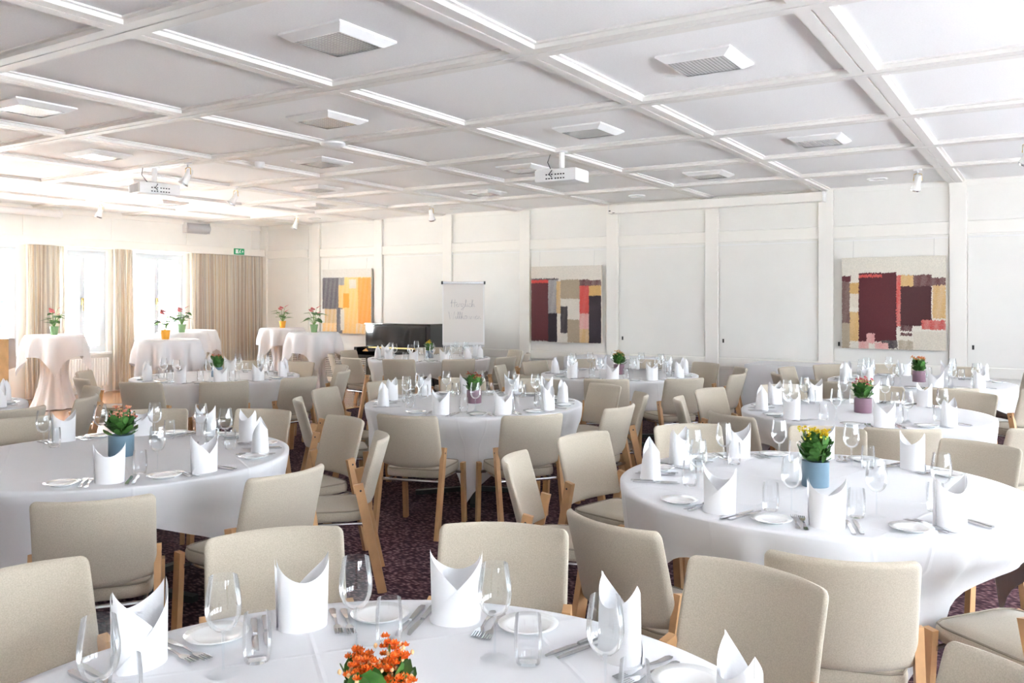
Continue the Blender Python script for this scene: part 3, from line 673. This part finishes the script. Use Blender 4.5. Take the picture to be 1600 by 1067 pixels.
# ================================================================== TABLES
RT, ZT = .89, .75
def cloth_mesh(half, nfold, seed, seats=(), turn=0, R=RT, H=ZT, flare=0, amp=.026):
    """square cloth over a round top: flat disc, then a drape whose hem hangs lowest at the four corners"""
    rnd = random.Random(seed); ph = [rnd.uniform(0, 2*PI) for _ in range(4)]
    n = 128; rings = [0.001, .35, .7, .9, .97, 1.0]; nd = 12; b = MB()
    def over(a):
        m = max(abs(math.cos(a)), abs(math.sin(a))); L = half/m-R
        return min(L, H-.02+.0*L)
    vs_ = []; 
    for q in rings:
        for i in range(n): a = 2*PI*i/n; vs_.append((R*q*math.cos(a), R*q*math.sin(a), H+.004))
    for k in range(1, nd+1):
        t = k/nd
        for i in range(n):
            a = 2*PI*i/n; L = over(a)*t; edge = .018*(1-math.exp(-L/.02))
            fold = math.sin(nfold*a+ph[0]+.8*math.sin(2*a+ph[1]))*.6+math.sin((nfold*2+1)*a+ph[2])*.25
            corner = (abs(math.cos(2*a+PI/2)))**3                      # corners swing outward in a point
            r = R+edge*.6+flare*L+(amp*(fold-1)-.02*(1-corner)-.012)*min(1, L/.2)
            aa = a+.05*math.sin(nfold*a+ph[3])*min(1, L/.3)
            z = H-L; wz = min(1, max(0, (.62-z)/.12))
            for bear, rf in seats:                                   # the cloth is pushed in by the chair seats standing under it
                dl = (aa+turn-bear+PI) % (2*PI)-PI
                if abs(dl) < .6 and wz > 0:
                    x = abs(r*math.sin(dl)); wx = min(1, max(0, (.345-x)/.06)); r2 = (rf-.03)/math.cos(dl)
                    if r2 < r: r += (r2-r)*wx*wz
            vs_.append((r*math.cos(aa), r*math.sin(aa), max(.012, H+.004-max(0, L-.012)*.985)))
    f = [tuple(range(n))] if False else []
    tot = len(rings)+nd
    for k in range(tot-1):
        for i in range(n): j = (i+1) % n; f.append((k*n+i, k*n+j, (k+1)*n+j, (k+1)*n+i))
    b.add(vs_, f); return b.mesh('tablecloth', 'cloth', 'all')
top_me = MB().lathe([(.0001, .715), (RT-.03, .715), (RT-.02, .72), (RT-.02, .742), (.0001, .742)], 48, cap=False).mesh('table_top', 'oak')
col_me = MB().lathe([(.045, .03), (.045, .715)], 16).mesh('column', 'dark', True)
foot_me = [MB().beam((.04*math.cos(a), .04*math.sin(a), .05), (.48*math.cos(a), .48*math.sin(a), .02), .05, .035, (-math.sin(a), math.cos(a), 0)).mesh('foot', 'dark') for a in (PI/4, 3*PI/4, 5*PI/4, 7*PI/4)]
TABLE = T('round_table', [('table_top', top_me), ('column', col_me)]+[('foot', m) for m in foot_me])

def place_setting(cx, cyy, ang, name, near, rnd):
    """lay one cover at angle ang: local frame, guest outside looking to the centre"""
    u = Vector((math.cos(ang), math.sin(ang), 0)); rt = Vector((-math.sin(ang), math.cos(ang), 0))   # rt = guest's right
    c = Vector((cx, cyy, ZT+.004)); g = 'laid out on the table with '+name
    def P(r, s): return c+u*(r+rnd.uniform(-.008, .008))+rt*(s+rnd.uniform(-.004, .004))
    face = ang+PI/2
    NAP.place(P(.74, 0), face+rnd.uniform(-.25, .25)+(PI if rnd.random() < .4 else 0), 'white napkin folded in two peaks, table with '+name, 'napkin', 'napkins '+g)
    jk, jf = rnd.uniform(-.06, .06), rnd.uniform(-.06, .06); pk, pf = P(.735, .085), P(.735, -.085)      # the pair lies parallel
    for k in range(2):
        KNIFE.place(pk-u*.012*k+rt*.029*k+Vector((0, 0, .001)), face+jk, 'steel knife laid beside a napkin, table with '+name, 'knife', 'knives '+g)
        FORK.place(pf-u*.012*k-rt*.029*k+Vector((0, 0, .001)), face+jf, 'steel fork laid beside a napkin, table with '+name, 'fork', 'forks '+g)
    PLATE.place(P(.73, -.202), 0, 'small white side plate, table with '+name, 'plate', 'side plates '+g)
    (WINE if near else WINE_FAR).place(P(.52, .20), rnd.uniform(0, 6), 'empty clear wine glass, table with '+name, 'wine glass', 'wine glasses '+g)
    WATER.place(P(.56, .125), 0, 'short clear water tumbler, table with '+name, 'tumbler', 'tumblers '+g)

# name, centre, chair bearings (degrees, seen from above) with backrest radius, cloth turn, near?
TABLES = [
    ('dense orange flowers', (-1.07, 1.15), [(173, 1.49), (143, 1.40), (113, 1.40), (75, 1.32), (41, 1.36)], 20, True),
    ('peach flowers in a blue pot', (-4.31, 2.81), [(-37, 1.44), (-3, 1.40), (42, 1.42), (76, 1.44), (106, 1.42), (138, 1.42), (172, 1.46)], 62, True),
    ('yellow flowers in a bright blue pot', (-.92, 4.06), [(-107, 1.36), (-74, 1.33), (-36, 1.36), (64, 1.38), (100, 1.42), (135, 1.42), (166, 1.44), (199, 1.44)], 15, True),
    ('red flowers in a purple pot', (-4.04, 5.80), [(-75, 1.38), (-38, 1.38), (-4, 1.40), (33, 1.38), (66, 1.40), (98, 1.40), (130, 1.40), (160, 1.42), (195, 1.42), (228, 1.42)], 8, False),
    ('red flowers in a blue pot', (-7.81, 6.24), [(-67, 1.40), (-35, 1.42), (-6, 1.42), (30, 1.42), (60, 1.42), (95, 1.40), (130, 1.40), (-140, 1.42), (-105, 1.42)], 30, False),
    ('yellow flowers before the piano', (-7.69, 9.90), [(-69, 1.40), (-36, 1.40), (-5, 1.42), (28, 1.42), (58, 1.40), (128, 1.40), (-170, 1.42), (-135, 1.42), (-102, 1.42)], 50, False),
    ('small mixed buds in a purple pot', (-4.18, 8.89), [(-70, 1.42), (-37, 1.42), (-2, 1.42), (32, 1.42), (65, 1.42), (100, 1.42), (132, 1.42), (165, 1.42), (-160, 1.42), (-108, 1.42)], 0, False),
    ('pink flowers in a purple pot', (-1.21, 6.88), [(-119, 1.36), (-70, 1.34), (-33, 1.36), (62, 1.40), (95, 1.40), (130, 1.40), (165, 1.40), (200, 1.38)], 33, False),
    ('orange flowers facing the dark red painting', (-1.17, 9.75), [(-72, 1.40), (-38, 1.40), (75, 1.42), (108, 1.42), (142, 1.42), (172, 1.42), (-158, 1.42), (-122, 1.40), (40, 1.42)], 12, False),
    ('no flowers by the windows', (-7.66, 3.09), [(8, 1.40), (40, 1.42), (72, 1.42)], 40, False),
]
rs = random.Random(11)
SHORT = ['dense orange flower', 'peach flower', 'yellow flower', 'dark red flower', 'leafy red flower', 'piano', 'mixed bud', 'pink flower', 'orange flower', 'bare']
LANDMARK = [(s+' table', Vector(TABLES[i][1]), .9) for i, s in enumerate(SHORT)]+[('upright piano', Vector((-9.4, 11.2)), .6), ('panelled wall', None, 0), ('curtained windows', None, 0), ('side table', Vector((-2.95, 11.6)), .5)]
def chair_label(ti, a, rad):
    p = Vector(TABLES[ti][1])+Vector((math.cos(a), math.sin(a)))*(rad+.25); best = None
    for i, (n, c, r) in enumerate(LANDMARK):
        if i == ti: continue
        d = (p-c).length-r if c is not None else (YB-p.y if n == 'panelled wall' else p.x-XL)
        if best is None or d < best[0]: best = (d, n)
    return 'beige chair at the %s table, its back towards the %s' % (SHORT[ti], best[1])
def spread(ch, need=31.5):
    ch = sorted([list(c) for c in ch]); n = len(ch)
    for _ in range(200):
        for i in range(n):
            a, b = ch[i], ch[(i+1) % n]; d = (b[0]-a[0]) % 360
            if n > 1 and d < need: q = (need-d)/2*.6; a[0] -= q; b[0] += q
    return ch
def gap(turn, chairs): return min(abs((t+45+90*k-d+180) % 360-180) for t in (turn,) for k in range(4) for d, _ in chairs)
for ti, (name, (cx, cyy), chairs, turn, near) in enumerate(TABLES):
    turn = max(range(0, 90, 2), key=lambda q: gap(q, spread(chairs))); turn = {3: 79, 2: 77, 1: 60}.get(ti, turn)        # cloth corners hang between the chairs
    TABLE.place((cx, cyy, 0), math.radians(turn), 'round dining table under a white cloth, set with '+name, 'table', 'round dining tables')
    ring = spread(chairs); nr = len(ring); seats = []
    for ci, (deg, rad) in enumerate(ring):
        sp = min((ring[(ci+1) % nr][0]-deg) % 360, (deg-ring[ci-1][0]) % 360) if nr > 1 else 90
        rad = max(rad, .250/math.tan(math.radians(min(sp, 60)/2))+.2375+.325)     # room for the front legs beside each neighbour
        a = math.radians(deg); rc = rad-.325; seats.append((a, rc-.225))
        CH.place((cx+rc*math.cos(a), cyy+rc*math.sin(a), 0), a+PI/2+rs.uniform(-.015, .015), chair_label(ti, a, rad), 'chair', 'chairs at the table with '+name)
        place_setting(cx, cyy, a, name, near, rs)
    o = link('tablecloth', cloth_mesh((1.09, 1.11, 1.08)[ti % 3], (13, 12, 14)[ti % 3], ti, seats, math.radians(turn)), None, (cx, cyy, 0), math.radians(turn))
    tag(o, 'white tablecloth draped over the round table with '+name, 'tablecloth', 'white round tablecloths')

# ================================================================== PLANTS
def petal_mat(name, c): return mat(name, c, .6)
def kalanchoe(loc, pot_c, pot_r, pot_h, col, col2, n_cl, leafy, seed, label, big=False):
    rnd = random.Random(seed)
    pm = mat('glazed_pot', pot_c, .35, noise=(6, .12)); fm = petal_mat('petals', col); bm_ = petal_mat('buds', col2)
    r = link('potted_kalanchoe', None, None, loc); tag(r, label, 'potted plant')
    link('pot', MB().lathe([(pot_r*.97, 0), (pot_r, .004), (pot_r, pot_h), (pot_r-.006, pot_h), (pot_r-.008, pot_h-.02), (.0001, pot_h-.02)], 32).mesh('pot', pm, True), r)
    link('soil', MB().lathe([(pot_r-.009, pot_h-.018), (.0001, pot_h-.012)], 24, cap=False).mesh('soil', 'soil'), r)
    lf = MB()
    for i in range(leafy):
        a = rnd.uniform(0, 2*PI); el = rnd.uniform(.05, 1.25); L = rnd.uniform(.035, .065); w = L*.42; h0 = pot_h+rnd.uniform(-.005, .085); r0 = rnd.uniform(.005, pot_r*.75)
        d = Vector((math.cos(a)*math.cos(el), math.sin(a)*math.cos(el), math.sin(el))); sd = Vector((-math.sin(a), math.cos(a), 0)); nn = sd.cross(d)
        p0 = Vector((r0*math.cos(a), r0*math.sin(a), h0))
        pts = []
        for t, ww in ((0, .12), (.3, .8), (.6, 1), (.85, .7), (1, .1)):
            bend = -nn*(.25*L*t*t)
            for s in (-1, 0, 1): pts.append(p0+d*L*t+bend+sd*w*ww*s+nn*(.10*w*abs(s)))
        lf.add(pts, [(k*3+i_, k*3+i_+1, k*3+i_+4, k*3+i_+3) for k in range(4) for i_ in range(2)])
    o = link('foliage', lf.mesh('foliage', 'leaf', 'all'), r); o['kind'] = 'stuff'
    for i in range(n_cl):
        a = 2*PI*i/n_cl*1.618*2+rnd.uniform(-.3, .3); rr = pot_r*1.0*math.sqrt((i+.5)/n_cl); tip = Vector((rr*math.cos(a), rr*math.sin(a), pot_h+rnd.uniform(.10, .145)))
        st = MB().tube([(tip.x*.3, tip.y*.3, pot_h), (tip.x*.7, tip.y*.7, pot_h+.06), tuple(tip)], .0022, 5).mesh('stalk', 'stem', True)
        fl_ = MB()
        for q in range(7 if big else 5):
            c = tip+Vector((rnd.uniform(-.018, .018), rnd.uniform(-.018, .018), rnd.uniform(-.008, .010)))
            for ring, n, rad, up in ((0, 6, .0105, .002), (1, 5, .0065, .006)):
                for p in range(n):
                    t = 2*PI*p/n+ring*.5+q; d = Vector((math.cos(t), math.sin(t), .35+ring*.5)).normalized(); s = Vector((-math.sin(t), math.cos(t), 0))
                    fl_.add([c+Vector((0, 0, up*.3)), c+d*rad*.6+s*rad*.5, c+d*rad+Vector((0, 0, up)), c+d*rad*.6-s*rad*.5], [(0, 1, 2, 3)])
        so = link('flower_stalk', st, r)
        link('blossom', fl_.mesh('blossom', fm, True), so)
        bd = MB()
        for q in range(6):
            c = tip+Vector((rnd.uniform(-.024, .024), rnd.uniform(-.024, .024), rnd.uniform(-.014, .004))); bd.lathe([(.0001, -.005), (.004, -.001), (.0035, .003), (.0001, .006)], 6, tuple(c), cap=False)
        link('bud', bd.mesh('bud', bm_, True), so)
BLUE, PURP, GREY = (.14, .225, .29), (.24, .14, .18), (.22, .28, .33)
zt = ZT+.004
for ti, (pc, pr_, ph_, c1, c2, n, lv, lb) in enumerate([
    (PURP, .058, .08, (.85, .20, .02), (.75, .50, .25), 13, 90, 'dense orange kalanchoe in full bloom on a round table'),
    (BLUE, .066, .115, (.85, .50, .32), (.72, .22, .16), 9, 110, 'peach kalanchoe with broad leaves in a blue cylinder pot'),
    (BLUE, .061, .115, (.82, .62, .02), (.62, .62, .06), 10, 120, 'yellow kalanchoe in a blue cylinder pot on a round table'),
    (PURP, .061, .105, (.42, .06, .03), (.55, .25, .10), 9, 100, 'dark red kalanchoe in a purple pot on a round table'),
    (BLUE, .061, .105, (.50, .07, .03), (.55, .2, .10), 5, 120, 'leafy kalanchoe with few red flowers in a blue pot'),
    (GREY, .055, .105, (.85, .66, .02), (.7, .6, .1), 7, 80, 'yellow kalanchoe in a grey blue pot on the table before the piano'),
    (PURP, .061, .115, (.62, .34, .10), (.6, .45, .2), 10, 100, 'kalanchoe with small orange buds in a purple pot'),
    (PURP, .063, .110, (.75, .14, .20), (.62, .50, .2), 10, 100, 'pink kalanchoe in a purple pot on a round table'),
    (PURP, .063, .115, (.78, .22, .04), (.7, .40, .15), 9, 100, 'orange kalanchoe in a purple pot below the dark red painting')]):
    (cx, cyy) = TABLES[ti][1]
    if ti == 0: cx += .04; cyy += .02
    kalanchoe((cx, cyy, zt), pc, pr_, ph_, c1, c2, n, lv, 30+ti, lb, ti in (0, 2))

def anthurium(loc, pot_c, label, seed):
    rnd = random.Random(seed); pm = mat('plant_pot', pot_c, .5); sp = petal_mat('spathe', (.65, .16, .18))
    r = link('potted_anthurium', None, None, loc); tag(r, label, 'potted plant')
    link('pot', MB().lathe([(.045, 0), (.06, .11), (.065, .11), (.065, .125), (.056, .125), (.054, .11), (.0001, .11)], 20).mesh('pot', pm, True), r)
    def blade(b, tip, a, L, tilt):
        d = Vector((math.cos(a)*math.cos(tilt), math.sin(a)*math.cos(tilt), math.sin(tilt))); s = Vector((-math.sin(a), math.cos(a), 0)); n = s.cross(d)
        o_ = [(0, 0), (-.18, .30), (0, .46), (.3, .44), (.7, .22), (1, 0), (.7, -.22), (.3, -.44), (0, -.46), (-.18, -.30)]
        b.add([tip+n*.006]+[tip+d*L*x+s*L*y-n*.05*L*abs(y) for x, y in o_], [(0, 1+i, 1+(i+1) % 10) for i in range(10)])
    for i in range(14):
        a = i*2.4+rnd.uniform(-.3, .3); R_ = rnd.uniform(.05, .13); z = .16+rnd.uniform(.02, .16)
        tip = Vector((R_*math.cos(a), R_*math.sin(a), z)); b = MB(); blade(b, tip, a, rnd.uniform(.09, .13), rnd.uniform(-.5, .1))
        so = link('leaf', b.mesh('leaf', 'leaf'), r); link('stalk', MB().tube([(0, 0, .11), tuple(tip*.5+Vector((0, 0, .08))), tuple(tip)], .003, 5).mesh('stalk', 'stem', True), so)
    for i in range(4):
        a = i*2.1+1; tip = Vector((.05*math.cos(a), .05*math.sin(a), .30+.03*i)); b = MB(); blade(b, tip, a, .085, .5)
        so = link('flower', b.mesh('flower', sp), r); link('stalk', MB().tube([(0, 0, .11), tuple(tip*.6+Vector((0, 0, .1))), tuple(tip)], .0025, 5).mesh('stalk', 'stem', True), so)

# ================================================================== BAR TABLES
ZBT = 1.08
def bar_cloth(seed, half=.70, R=.385):
    rnd = random.Random(seed); p = [rnd.uniform(0, 6) for _ in range(3)]; n = 96; b = MB(); vs_ = []; rings = [.001, .6, .95, 1]
    for q in rings:
        for i in range(n): a = 2*PI*i/n; vs_.append((R*q*math.cos(a), R*q*math.sin(a), ZBT+.004))
    nd = 9
    for k in range(1, nd+1):
        t = k/nd
        for i in range(n):
            a = 2*PI*i/n; m = max(abs(math.cos(a)), abs(math.sin(a))); L = (half/m-R)*t
            r = R+.012+.10*L+(.05*math.sin(8*a+p[0]+math.sin(2*a+p[1])))*min(1, L/.2); vs_.append((r*math.cos(a), r*math.sin(a), ZBT+.004-max(0, L-.01)))
    f = [(k*n+i, k*n+(i+1) % n, (k+1)*n+(i+1) % n, (k+1)*n+i) for k in range(len(rings)+nd-1) for i in range(n)]
    b.add(vs_, f); return b.mesh('overcloth', 'cloth', 'all')
def skirt():
    b = MB()
    def fn(u, v):
        a = 2*PI*u; z = ZBT-.04-(ZBT-.05)*v
        r = .16*(1-v)**1.6+.10+.20*max(0, v-.45)**1.3/.55**1.3
        r += .025*math.sin(10*a)*(.3+v)
        return (r*math.cos(a), r*math.sin(a), z)
    b.grid(fn, 80, 14, wrap=True); return b.mesh('skirt', 'cloth', 'all')
sk = skirt(); bt_top = MB().lathe([(.0001, ZBT-.03), (.375, ZBT-.03), (.38, ZBT-.02), (.38, ZBT), (.0001, ZBT)], 32, cap=False).mesh('bar_top', 'oak')
bt_pole = MB().lathe([(.03, .02), (.03, ZBT-.03)], 12).mesh('pole', 'chrome', True); bt_base = MB().lathe([(.0001, 0), (.24, 0), (.24, .012), (.04, .03), (.0001, .03)], 24, cap=False).mesh('base', 'chrome')
BAR = T('bar_table', [('table_top', bt_top), ('pole', bt_pole), ('base', bt_base)])
bars = [(on_z(85, 523.5, ZBT), 'pink plant in a green pot by the curtain', .3), (on_z(262, 530.5, ZBT), 'plant in an orange pot by the tall window', .9), (on_z(284, 519.5, ZBT), 'pink blooms in a green pot by the window', .2),
        (at_depth(300, 513, 14.6), 'no plant before the wide curtain', .5), (on_z(441, 512.5, ZBT), 'plant in an orange pot by the room corner', .7), (on_z(490, 519.5, ZBT), 'plant in a green pot by the panelled wall', .1)]
for i, (p, nm, tr) in enumerate(bars):
    l = (p.x, p.y, 0)
    BAR.place(l, tr, 'tall bar table with '+nm, 'bar table', 'bar tables')
    o = link('tablecloth', None, None, l, tr); tag(o, 'white cloth on the bar table with '+nm, 'tablecloth', 'bar table cloths')
    link('overcloth', bar_cloth(60+i), o); link('skirt', sk, o)
GRN, ORG = (.22, .36, .16), (.85, .38, .03)
for i, pc, lb in ((0, GRN, 'pink anthurium in a green pot on the bar table by the curtain'), (1, ORG, 'sparse anthurium in an orange pot before the tall window'), (2, GRN, 'pink anthurium in a green pot before the tall window'),
                  (4, ORG, 'anthurium in an orange pot on the bar table by the room corner'), (5, GRN, 'anthurium in a green pot on the bar table beside the orange painting')):
    p = bars[i][0]; anthurium((p.x+(.03 if i != 1 else -.02), p.y-.02, ZBT+.005), pc, lb, 80+i)

# cloth covered lectern at the picture edge
lp = on_z(-22, 528, 1.1)
lc = link('lectern', None, None, (lp.x-.05, lp.y-.1, 0), .5); tag(lc, 'light wood lectern half covered by a white cloth', 'lectern')
link('body', MB().cbox(-.30, .30, -.22, .22, .04, 1.08, .006).mesh('body', 'oak'), lc)
link('plinth', MB().cbox(-.32, .32, -.24, .24, 0, .05, .004).mesh('plinth', 'oak'), lc)
def lect_cloth(u, v):
    x = -.36+.72*u; s = (v-.5)*2; d = abs(s)*.62; h = max(0, d-.25)
    return (x, (.25+.10*h+.012*math.sin(14*u)*h)*(1 if s > 0 else -1) if d > .25 else d*(1 if s > 0 else -1), 1.084-h*(1+.25*math.sin(3*u)))
o = link('lectern_cloth', MB().grid(lect_cloth, 24, 24).mesh('lectern_cloth', 'cloth', 'all'), None, (lp.x-.05, lp.y-.1, .004), .5); tag(o, 'white cloth hanging over the wooden lectern', 'cloth')

# side tables along the panelled wall
def side_table(cx, cyy, w, d, label, label2):
    parts = [('table_top', MB().cbox(-w/2, w/2, -d/2, d/2, .715, .742, .004).mesh('top', 'oak'))]
    for sx in (-1, 1):
        for sy in (-1, 1): parts.append(('leg', MB().box(sx*(w/2-.06)-.02, sx*(w/2-.06)+.02, sy*(d/2-.06)-.02, sy*(d/2-.06)+.02, 0, .715).mesh('leg', 'chrome')))
    T('side_table', parts).place((cx, cyy, 0), 0, label, 'table')
    b = MB(); n = 80; vs_ = []; W_, D_ = w/2+.012, d/2+.012
    def outline(i):
        t = 4*i/n; k = int(t); q = t-k
        return [(-W_+2*W_*q, -D_), (W_, -D_+2*D_*q), (W_-2*W_*q, D_), (-W_, D_-2*D_*q)][k]
    for s in (0.001, .9, 1): vs_ += [(outline(i)[0]*s, outline(i)[1]*s, .748) for i in range(n)]
    for k in range(1, 8):
        t = k/7
        for i in range(n):
            x, y = outline(i); fo = 1+(.05+.02*math.sin(i*1.1))*t; vs_.append((x*fo, y*(1+(.10+.03*math.sin(i*1.3))*t), .748-.62*t))
    b.add(vs_, [(k*n+i, k*n+(i+1) % n, (k+1)*n+(i+1) % n, (k+1)*n+i) for k in range(9) for i in range(n)])
    o = link('tablecloth', b.mesh('side_cloth', 'cloth', True), None, (cx, cyy, 0)); tag(o, label2, 'tablecloth')
side_table(-2.95, 11.62, 1.0, .7, 'rectangular side table under a white cloth below the screen case end', 'white cloth with pressed creases on the side table by the panelled wall')
side_table(-5.6, 11.65, 1.2, .7, 'rectangular side table under a white cloth behind the table with orange buds', 'white cloth on the side table below the dark red, grey and ochre painting')
